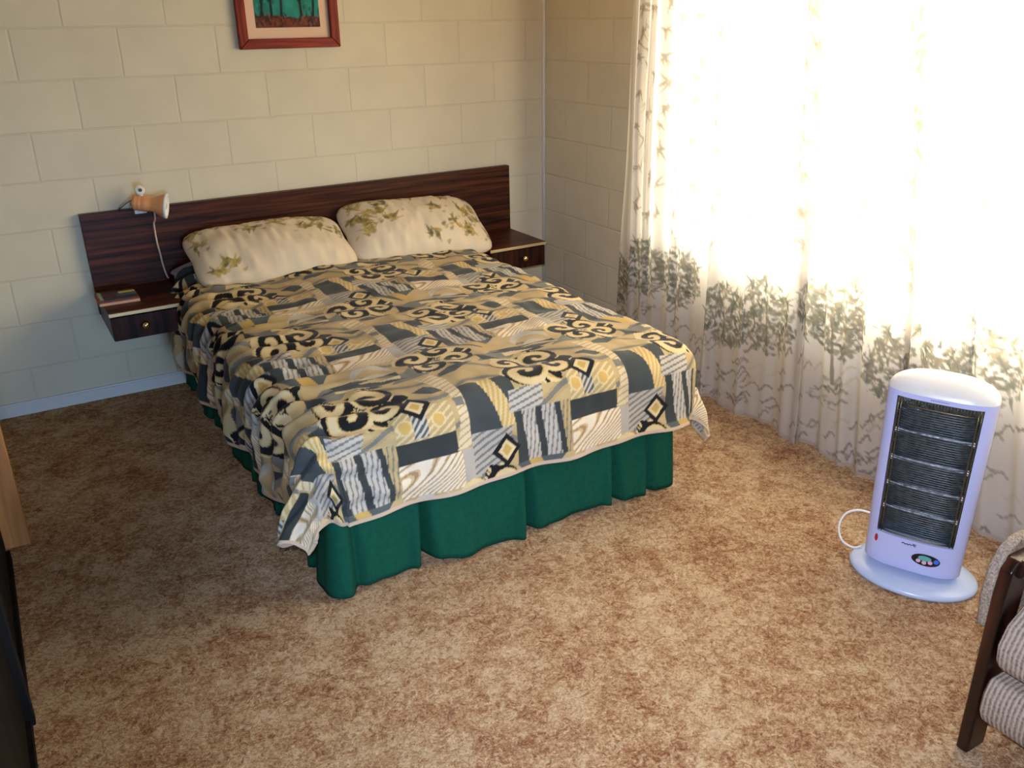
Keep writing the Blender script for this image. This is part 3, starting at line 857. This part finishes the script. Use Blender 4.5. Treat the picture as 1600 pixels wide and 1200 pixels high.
# ------------------------------------------------------------------ curtain
def curtain():
    y1, z0, z1 = -.885, .012, 2.28
    want = [(-.945, .07, .030), (-1.03, .020, .026), (-1.22, .016, .026), (-1.46, .034, .028), (-1.66, .02, .026), (-1.92, .13, .048), (-2.16, .02, .026), (-2.34, .12, .046), (-2.55, .060, .028), (-2.82, .03, .026), (-3.05, .08, .034), (-3.4, .07, .03), (-3.75, .06, .03), (-4.1, .08, .034)]
    plys = []; tot = 0.0
    for yc, a_, w_ in want:
        plys.append((y1 - yc + a_ + tot, a_, w_)); tot += 2 * a_
    length = 5.4
    y0 = y1 - length
    dy, dz = .0046, .0062
    Y = np.arange(y0, y1, dy); Z = np.arange(z0, z1, dz)
    y, z = np.meshgrid(Y, Z, indexing='ij')
    hang = np.clip((z - z0) / (z1 - z0), 0, 1)
    q = y1 - y
    yy = y.copy(); lift = np.zeros_like(y)
    for c_, a_, w_ in plys:
        cc = c_ + .012 * np.sin(hang * 5 + c_ * 9)
        a2 = a_ * (.75 + .35 * hang)
        yy += a2 * (1 + np.tanh((q - cc) / w_))
        lift += (.016 + .2 * a2) * ((q - cc) / w_) * np.exp(-((q - cc) / (1.6 * w_)) ** 2)
    ph = 1.2 * np.sin(y * 2.1) + .8 * np.sin(y * 5.3 + 1)
    fold = .016 * np.sin(2 * np.pi * y / .235 + ph) + .009 * np.sin(2 * np.pi * y / .112 + 1.7 * ph + .4) + .003 * np.sin(2 * np.pi * y / .06 + ph * 3)
    drift = .012 * (smooth_noise(y.shape, (30, 4), 61) - .5)
    x = -.092 + fold * (.65 + .35 * hang) + drift - .016 * (1 - hang) ** 3 + lift
    yy += .010 * (smooth_noise(y.shape, (36, 5), 62) - .5) * (1 - hang) + .045 * (1 - hang) * np.clip((y - (y1 - .3)) / .3, 0, 1) * 1.2
    zz = z + .010 * np.sin(y * 14) * (1 - hang) ** 6 + .004 * (1 - hang) ** 6
    # print: cream cloth, sprigs above, a band of trees, and rippled ground below
    C = np.empty(y.shape + (3,)); C[:] = (.82, .79, .74)
    r = np.random.default_rng(77)
    per = 1.22
    ground = .44 + .05 * np.sin(2 * np.pi * y / per) + .03 * np.sin(2 * np.pi * y / .41 + 1)
    k = np.clip((ground - z) / .10, 0, 1)[..., None]
    C[:] = C * (1 - k) + np.array([.72, .67, .60]) * k
    inks = [(.20, .20, .17), (.13, .15, .14), (.30, .27, .20), (.22, .24, .20)]
    tans = [(.46, .40, .31), (.38, .33, .26), (.42, .40, .36)]
    def sprig(cy, cz, size, cols, n, al):
        for i in range(n):
            an = r.uniform(-2.6, -.5) if r.random() < .65 else r.uniform(-.3, 3.4)
            ln = size * r.uniform(.5, 1.1)
            p = (cy + r.uniform(-.012, .012), cz + r.uniform(-.01, .01))
            stroke(C, Y, Z, p, (p[0] + ln * math.cos(an), p[1] + ln * math.sin(an)), .0055, .002, cols[r.integers(0, len(cols))], al)
    # bamboo stems and leaves over the upper part
    for k in range(int((y1 - y0) / .085)):
        cy = y0 + k * .085 + r.uniform(-.03, .03)
        zc = .64
        while zc < z1:
            zc += r.uniform(.05, .19)
            sprig(cy + r.uniform(-.03, .03), zc, .062, tans, r.integers(4, 8), .85)
        if k % 3 == 0:
            stroke(C, Y, Z, (cy, .60), (cy + r.uniform(-.04, .04), 2.2), .003, .0025, (.60, .54, .45), .7)
    # tree band
    nt = int((y1 - y0) / .30)
    for k in range(nt + 1):
        cy = y0 + .30 * k + r.uniform(-.05, .05)
        top = .455 + .15 * (.5 + .5 * math.sin(2 * math.pi * cy / per + 2)) + r.uniform(-.03, .06)
        for q in range(250):
            a = r.uniform(0, 2 * math.pi); rr = math.sqrt(r.random())
            p = (cy + .165 * rr * math.cos(a), top - .05 + .135 * rr * math.sin(a))
            an = r.uniform(0, 2 * math.pi); ln = r.uniform(.014, .046)
            stroke(C, Y, Z, p, (p[0] + ln * math.cos(an), p[1] + ln * .8 * math.sin(an)), 0.0078, .003, inks[r.integers(0, 4)], r.uniform(.55, .92))
        stroke(C, Y, Z, (cy, .32), (cy + .02, top), .009, .006, (.20, .17, .13), .8)
        for q in range(5):
            sprig(cy + r.uniform(-.14, .14), top + r.uniform(-.08, .12), .07, inks, 7, .85)
    # rocks and ripples on the ground
    for k in range(420):
        cy = r.uniform(y0, y1); cz = .02 + .42 * r.random()
        L_ = r.uniform(.03, .11); seg = 5
        pts = [(cy + L_ * i / seg, cz + .016 * math.sin(i * 1.15 + r.uniform(-.3, .3)) - .002 * i) for i in range(seg + 1)]
        c_ = [(.30, .25, .21), (.24, .21, .19), (.36, .31, .26), (.66, .57, .48)][r.integers(0, 4)]
        for a_, b_ in zip(pts[:-1], pts[1:]):
            stroke(C, Y, Z, a_, b_, .0058, .0040, c_, .7)
    for k in range(34):
        cy = r.uniform(y0, y1); cz = r.uniform(.06, .40)
        for q in range(16):
            p = (cy + r.uniform(-.06, .06), cz + r.uniform(-.022, .022))
            stroke(C, Y, Z, p, (p[0] + r.uniform(-.03, .03), p[1] + r.uniform(-.012, .012)), .006, .003, inks[r.integers(0, 4)], .5)
    C[:, Z < z0 + .018] = (.62, .55, .48)
    V = np.stack([x, yy, zz], -1).reshape(-1, 3)
    o = obj('sheer_curtain', V, grid_faces(len(Y), len(Z)), M['sheer'], smooth=True, colors=C.reshape(-1, 3))
    return tag(o, 'long sheer printed curtain drawn across the bright window', 'curtain')
curtain()
rod = MB(); rod.tube([(-.085, -4.6, 2.29), (-.085, -.82, 2.29)], .011, 12); rod.ball((-.085, -.81, 2.29), .02); rod.ball((-.085, -4.61, 2.29), .02)
for y in (-.95, -2.7, -4.5): rod.tube([(-.085, y, 2.29), (0, y, 2.29)], .007, 8)
tag(rod.build('curtain_rod', M['brass'], smooth=True), 'brass rod carrying the sheer curtain', 'curtain rod')

# ------------------------------------------------------------------ halogen heater
def heater():
    cen = Vector((-.485, -2.868, 0)); n = Vector((-.898, -.439, 0)).normalized(); t = Vector((-n.y, n.x, 0))
    root = thing('electric_heater', 'white upright electric heater with dark grille on an oval foot', 'heater', tuple(cen))
    def W(u, w_, z): return tuple(cen + t * u + n * w_ + Vector((0, 0, z)))
    A = .142
    def wf(u): return .012 + .056 * max(0, 1 - abs(u / A) ** 3.2) ** .42
    def wb(u): return .012 - .075 * max(0, 1 - abs(u / A) ** 2.4) ** .45
    # foot
    m = MB(); N_ = 56
    rings = [(.0, .0), (.93, .0), (1.0, .006), (1.0, .014), (.96, .021), (.80, .027), (.55, .031)]
    vv = []
    for k, (rr, z) in enumerate(rings[1:]):
        for i in range(N_):
            a = 2 * math.pi * i / N_
            vv.append(W(.006 + .186 * rr * math.cos(a), .0 + .142 * rr * math.sin(a), z))
    ff = [tuple(range(N_ - 1, -1, -1))]
    for k in range(len(rings) - 2):
        for i in range(N_): ff.append((k * N_ + i, k * N_ + (i + 1) % N_, (k + 1) * N_ + (i + 1) % N_, (k + 1) * N_ + i))
    ff.append(tuple((len(rings) - 2) * N_ + i for i in range(N_)))
    m.add(vv, ff); fix_normals(m.build('foot', M['pale_base'], root, smooth=True))
    # body: front with a real opening, sides and back
    u0, u1, g0, g1 = -.109, .111, .153, .603
    zb, zt = .046, .618
    US = sorted(set([round(A * math.sin(math.pi / 2 * k / 22), 5) * sgn for k in range(23) for sgn in (-1, 1)] + [u0, u1]))
    ZS = [zb] + [zb + .006] + list(np.linspace(.07, g0, 6)) + list(np.linspace(g0, g1, 24))[1:] + [zt]
    m = MB()
    def ins(z): return 1 - .035 * max(0, (zb + .006 - z) / .006) - .0
    taper = lambda z: .965 + .075 * (z - zb) / (zt - zb) * .9
    V = []
    for u in US:
        for z in ZS:
            V.append(W(u * taper(z) * ins(z), wf(u) * ins(z), z))
    F = []
    nz_ = len(ZS)
    for i in range(len(US) - 1):
        for j in range(nz_ - 1):
            if US[i] >= u0 - 1e-6 and US[i + 1] <= u1 + 1e-6 and ZS[j] >= g0 - 1e-6 and ZS[j + 1] <= g1 + 1e-6: continue
            F.append((i * nz_ + j, (i + 1) * nz_ + j, (i + 1) * nz_ + j + 1, i * nz_ + j + 1))
    m.add(V, F)
    V = []
    for u in US:
        for z in ZS: V.append(W(u * taper(z) * ins(z), wb(u), z))
    m.add(V, [(a, d, c, b) for a, b, c, d in grid_faces(len(US), nz_)])
    # side seam strips + bottom
    for ue in (US[0], US[-1]):
        V = [W(ue * taper(z) * ins(z), w_, z) for z in ZS for w_ in (wb(ue), wf(ue))]
        m.add(V, [(2 * j, 2 * j + 1, 2 * j + 3, 2 * j + 2) for j in range(nz_ - 1)])
    V = [W(u * taper(zb) * ins(zb), wf(u) * ins(zb), zb) for u in US] + [W(u * taper(zb) * ins(zb), wb(u), zb) for u in reversed(US)]
    m.add(V, [tuple(range(len(V)))])
    # reveal of the opening
    dep = .028
    iu = [u for u in US if u0 - 1e-6 <= u <= u1 + 1e-6]; iz = [z for z in ZS if g0 - 1e-6 <= z <= g1 + 1e-6]
    for z in (g0, g1):
        V = [W(u * taper(z), wf(u) - d, z) for u in iu for d in (0, dep)]
        m.add(V, [(2 * j, 2 * j + 1, 2 * j + 3, 2 * j + 2) for j in range(len(iu) - 1)])
    for u in (u0, u1):
        V = [W(u * taper(z), wf(u) - d, z) for z in iz for d in (0, dep)]
        m.add(V, [(2 * j, 2 * j + 1, 2 * j + 3, 2 * j + 2) for j in range(len(iz) - 1)])
    body = fix_normals(m.build('body', M['cool_lit_plastic'], root, smooth=True))
    es = body.modifiers.new('edges', 'EDGE_SPLIT'); es.split_angle = math.radians(40)
    # dark cavity behind the grille
    m = MB()
    nu, nzc = 16, 12
    V = [W((u0 + (u1 - u0) * i / nu) * taper(z), wf(0) - .040 - .010 * math.cos(math.pi * (i / nu - .5)), z) for i in range(nu + 1) for z in np.linspace(g0 - .004, g1 + .004, nzc)]
    m.add(V, grid_faces(nu + 1, nzc))
    m.build('reflector', M['reflector'], root, smooth=True)
    m = MB()
    for u in (u0, u1):
        V = [W(u * taper(z), w_, z) for z in (g0, g1) for w_ in (wf(0) - .056, wf(u) - .02)]
        m.add(V, [(0, 1, 3, 2)])
    for z in (g0, g1):
        V = [W(u * taper(z), w_, z) for u in (u0, u1) for w_ in (wf(0) - .056, wf(u0) - .02)]
        m.add(V, [(0, 1, 3, 2)])
    m.build('cavity_wall', M['inner_dark'], root)
    # heating tubes
    for z in (.235, .315, .400, .490):
        q = MB(); q.tube([W(-.098, wf(0) - .030, z), W(.100, wf(0) - .030, z)], .0052, 12); tb = q.build('heating_tube', M['quartz'], root, smooth=True)
        q = MB(); q.tube([W(-.106, wf(0) - .030, z), W(-.096, wf(0) - .030, z)], .009, 12); q.build('tube_socket', M['cream_plastic'], tb, smooth=True)
        q = MB(); q.tube([W(.098, wf(0) - .030, z), W(.107, wf(0) - .030, z)], .009, 12); q.build('tube_socket', M['cream_plastic'], tb, smooth=True)
    # grille: frame wire, close-set wires, and the ribbed strip under the head
    g = MB()
    for i in range(58):
        z = g0 + .006 + (g1 - g0 - .034) * i / 57
        g.tube([W((u0 + .004 + (u1 - u0 - .008) * k / 6) * taper(z), wf(u0 + (u1 - u0) * k / 6) - .010, z) for k in range(7)], .0013, 5)
    gr = g.build('grille', M['wire'], root, smooth=True)
    g = MB()
    for u in (u0 + .004, u0 + .012, u1 - .012, u1 - .004):
        g.tube([W(u * taper(z), wf(u) - .009, z) for z in np.linspace(g0, g1, 8)], .0022, 6)
    for z in (g0 + .004, g1 - .026, g1 - .003):
        g.tube([W((u0 + .004 + (u1 - u0 - .008) * k / 6) * taper(z), wf(u0 + (u1 - u0) * k / 6) - .009, z) for k in range(7)], .0024, 6)
    for k in range(26):
        u = u0 + .008 + (u1 - u0 - .016) * k / 25
        g.tube([W(u * taper(g1), wf(u) - .011, g1 - .026), W(u * taper(g1), wf(u) - .011, g1 - .003)], .0014, 5)
        g.build('grille_frame', M['gilt_wire'], gr, smooth=True)
    # domed head
    m = MB(); NU = 60; RR = 12
    V = []
    for k in range(RR + 1):
        q = k / RR * math.pi / 2
        rr, zz = math.cos(q), math.sin(q)
        for i in range(NU):
            a = 2 * math.pi * i / NU
            ca, sa = math.cos(a), math.sin(a)
            u = A * 1.0 * np.sign(ca) * abs(ca) ** .8
            ww = wf(u) if sa >= 0 else wb(u)
            ww = .012 + (ww - .012)
            if abs(ca) > .995: ww = .012
            V.append(W(u * taper(zt) * (rr ** .8 if k else 1) , .012 + (ww - .012) * (rr if k else 1) - .022 * zz, zt + .052 * zz ** .9))
    F = [(k * NU + i, k * NU + (i + 1) % NU, (k + 1) * NU + (i + 1) % NU, (k + 1) * NU + i) for k in range(RR) for i in range(NU)]
    m.add(V, F)
    cap = fix_normals(m.build('head', M['cream_plastic'], root, smooth=True))
    cap['label'] = 'cream domed top'
    # controls on the lower front
    def front_disc(uc, zc, ru, rz, off, th, name, mat, par, nseg=28):
        q = MB(); V = []
        for d in (0, th):
            for i in range(nseg):
                a = 2 * math.pi * i / nseg
                u = uc + ru * math.cos(a); z = zc + rz * math.sin(a)
                V.append(W(u * taper(z), wf(u) + off + d, z))
        q.add(V, [tuple(range(nseg - 1, -1, -1)), tuple(range(nseg, 2 * nseg))] + [(i, (i + 1) % nseg, nseg + (i + 1) % nseg, nseg + i) for i in range(nseg)])
        return fix_normals(q.build(name, mat, par))
    pnl = front_disc(.044, .1005, .041, .0195, -.002, .004, 'control_panel', M['black_plastic'], root)
    front_disc(.041, .1065, .019, .0085, .001, .002, 'display', M['teal'], pnl)
    for u, z in ((.024, .0955), (.041, .0925), (.058, .0965)):
        front_disc(u, z, .0068, .0058, .001, .003, 'button', M['pink'], pnl, 16)
    b_ = front_disc(.074, .1035, .0075, .0075, .001, .003, 'power_button', M['blue'], pnl, 16); b_['label'] = 'blue button'
    front_disc(-.107, .128, .0052, .0125, -.002, .0035, 'indicator_light', M['red'], root, 18)
    # maker's script: a small unreadable swash of dark lettering, and a fine line of print under the head
    q = MB()
    def ink(pts, r=.0012):
        q.tube([W(u * taper(z), wf(u) + .0006, z) for u, z in pts], r, 5)
    ink([(-.031, .1385), (-.026, .1405), (-.021, .1370), (-.016, .1390), (-.011, .1365)], .0016)
    ink([(-.012, .1365), (-.007, .1405), (-.003, .1365), (.001, .1420), (.004, .1375), (.010, .1360)], .0014)
    ink([(.002, .1425), (.010, .1418)], .0014)
    q.build('lettering', M['ink'], root)
    q = MB()
    for k in range(9):
        u = -.022 + k * .0052
        ink([(u, .6105), (u + .0034, .6105)], .0009)
    q.build('printed_line', M['ink'], root)
    # supply cord looping out from behind
    q = MB()
    pts = [(-.445, -2.78, .10), (-.46, -2.70, .115), (-.485, -2.655, .118), (-.515, -2.63, .10), (-.545, -2.635, .065), (-.560, -2.665, .034), (-.548, -2.70, .022), (-.53, -2.718, .03)]
    q.tube(smooth_path(pts), .004, 8); q.build('supply_cord', M['cord_white'], root, smooth=True)
heater()

# ------------------------------------------------------------------ armchair
def armchair():
    root = thing('armchair', 'dark-framed low armchair with ribbed tweed cushions at the window side', 'armchair', (-.64, -3.72, 0))
    yo, yi = -3.378, -3.408                # far side frame
    yo2, yi2 = -4.082, -4.052
    def side(a, b_, name_mat=M['chair_wood']):
        # front post
        p = MB(); p.prism([(-1.005, 0), (-.935, 0), (-.93, .40), (-.925, .505), (-.945, .528), (-.975, .528), (-.998, .505), (-1.005, .44)], 'y', a, b_)
        fix_normals(p.build('front_post', M['chair_wood'], root, bevel=.006))
        p = MB(); p.prism([(-.30, 0), (-.235, 0), (-.19, .50), (-.26, .50)], 'y', a, b_); fix_normals(p.build('back_post', M['chair_wood'], root, bevel=.006))
        p = MB(); p.prism([(-.98, .488), (-.20, .470), (-.20, .508), (-.97, .528)], 'y', a - .012, b_ + .012 if b_ > a else b_ - .012)
        fix_normals(p.build('arm_rail', M['chair_wood'], root, bevel=.008))
        p = MB(); p.box(-.94, -.27, a, b_, .12, .17); fix_normals(p.build('side_rail', M['chair_wood'], root, bevel=.004))
    side(yi, yo); side(yi2, yo2)
    # upholstered outer arm pads wrapping over the top
    for s_, base in ((1, yo), (-1, yo2)):
        poly = [(-.992, .335), (-1.004, .42), (-.998, .495), (-.97, .540), (-.93, .558), (-.25, .535), (-.20, .50), (-.20, .335)]
        p = MB(); p.prism(poly, 'y', base + s_ * .001, base + s_ * .028)
        fix_normals(p.build('arm_pad', M['tweed'], root, bevel=.012, seg=3))
    # seat base band and cushion, front edges rounded
    p = MB(); p.prism([(-1.005, .115), (-.35, .10), (-.33, .235), (-1.005, .238), (-1.022, .20), (-1.022, .15)], 'y', -4.045, -3.415)
    fix_normals(p.build('seat_base', M['cord_y'], root, bevel=.012, seg=3))
    poly = [(-.96, .242), (-.40, .236), (-.36, .36), (-.45, .385), (-.70, .408), (-.86, .425), (-.95, .418), (-1.0, .385), (-1.022, .335), (-1.015, .28)]
    p = MB(); p.prism(poly, 'y', -4.043, -3.417); fix_normals(p.build('seat_cushion', M['cord_y'], root, bevel=.022, seg=4))
    poly = [(-.46, .39), (-.36, .37), (-.20, .84), (-.23, .87), (-.30, .87), (-.34, .83)]
    p = MB(); p.prism(poly, 'y', -4.043, -3.417); fix_normals(p.build('back_cushion', M['cord_y'], root, bevel=.03, seg=4))
armchair()

# ------------------------------------------------------------------ dark wardrobe along the left wall
def wardrobe():
    y0, y1 = -3.9, -1.235
    root = thing('wardrobe', 'black-stained wardrobe at the edge of the carpet beside the bed', 'wardrobe', (-2.95, (y0 + y1) / 2, 0))
    c = MB().box(XL + .002, -2.925, y0, y1 - .04, .04, 1.95); c.build('carcass', M['black_wood'], root)
    MB().box(XL + .002, -2.895, y0, y1 - .05, 0, .04).build('plinth', M['black_wood'], root)
    for a, b_ in ((y1 - .9, y1 - .05), (y1 - 1.78, y1 - .92), (y0 + .01, y1 - 1.80)):
        d = MB().box(-2.925, -2.905, a, b_, .05, 1.94).build('door', M['black_wood'], root, bevel=.002)
        MB().box(-2.905, -2.895, a + .04, a + .055, .9, 1.05).build('handle', M['brass'], d)
    for y in (y1 - .91, y1 - 1.79):
        MB().box(-2.925, -2.885, y - .02, y + .02, .02, 1.95).build('post', M['black_wood'], root, bevel=.003)
    ep = MB().box(XL + .002, -2.832, y1 - .035, y1, .035, 1.97).build('end_panel', M['oak'], root, bevel=.003)
    ep['label'] = 'light oak end panel'
wardrobe()

# ------------------------------------------------------------------ lights
def area(name, loc, rot, sx, sy, power, col, spread=180):
    l = bpy.data.lights.new(name, 'AREA'); l.shape = 'RECTANGLE'; l.size = sx; l.size_y = sy; l.energy = power; l.color = col
    l.spread = math.radians(spread)
    o = bpy.data.objects.new(name, l); COL.objects.link(o); o.location = loc; o.rotation_euler = rot
    return o
# daylight outside the window (points to -x)
area('daylight_window', (.45, -2.72, 1.40), (0, math.radians(74), 0), 1.8, 3.05, 345, (1.0, .85, .62))
# cool fill light added behind the camera, set in the made-up doorway
area('added_cool_fill', (-2.42, YB - .1, .75), (math.radians(85), 0, 0), .9, 1.2, 10.5, (.36, .60, 1.0), 58)
# the photographer's flash, just above the lens
l = bpy.data.lights.new('camera_flash', 'SPOT'); l.energy = 345; l.color = (.64, .74, 1.0); l.shadow_soft_size = .03
l.spot_size = math.radians(82); l.spot_blend = 1.0
o = bpy.data.objects.new('camera_flash', l); COL.objects.link(o); o.location = (-2.74, -4.23, 1.72)
o.rotation_euler = (Vector((-.62, -2.35, .1)) - o.location).to_track_quat('-Z', 'Y').to_euler()
# warm bulb under the ceiling, out of the picture
l = bpy.data.lights.new('ceiling_bulb', 'POINT'); l.energy = 7; l.color = (1.0, .60, .24); l.shadow_soft_size = .08
o = bpy.data.objects.new('ceiling_bulb', l); COL.objects.link(o); o.location = (-.55, -.72, 2.33)
wd = bpy.data.worlds.new('sky'); scene.world = wd; wd.use_nodes = True
wd.node_tree.nodes['Background'].inputs['Color'].default_value = (.86, .92, 1.0, 1)
wd.node_tree.nodes['Background'].inputs['Strength'].default_value = 1.3

# ------------------------------------------------------------------ camera
cam = bpy.data.cameras.new('camera'); co = bpy.data.objects.new('camera', cam); COL.objects.link(co)
r_ = Vector((0.85865022, -0.51238764, -0.01336787)); u_ = Vector((0.20906589, 0.32629828, 0.9218573)); f_ = Vector((0.46798638, 0.79434774, -0.38729887))
mtx = Matrix((( r_.x, u_.x, -f_.x, -2.7148), (r_.y, u_.y, -f_.y, -4.22), (r_.z, u_.z, -f_.z, 1.6253), (0, 0, 0, 1)))
co.matrix_world = mtx
cam.sensor_fit = 'HORIZONTAL'; cam.sensor_width = 36; cam.lens = 1371.5 / 1600 * 36; cam.clip_start = .02
scene.camera = co
scene.view_settings.view_transform = 'Standard'; scene.view_settings.look = 'None'; scene.view_settings.gamma = 1
scene.view_settings.use_curve_mapping = False
scene.view_settings.exposure = 0.0
scene.render.engine = 'CYCLES'
scene.cycles.use_denoising = True
scene.cycles.max_bounces = 8; scene.cycles.diffuse_bounces = 5; scene.cycles.transparent_max_bounces = 12
scene.cycles.sample_clamp_indirect = 6
scene.cycles.caustics_reflective = False; scene.cycles.caustics_refractive = False
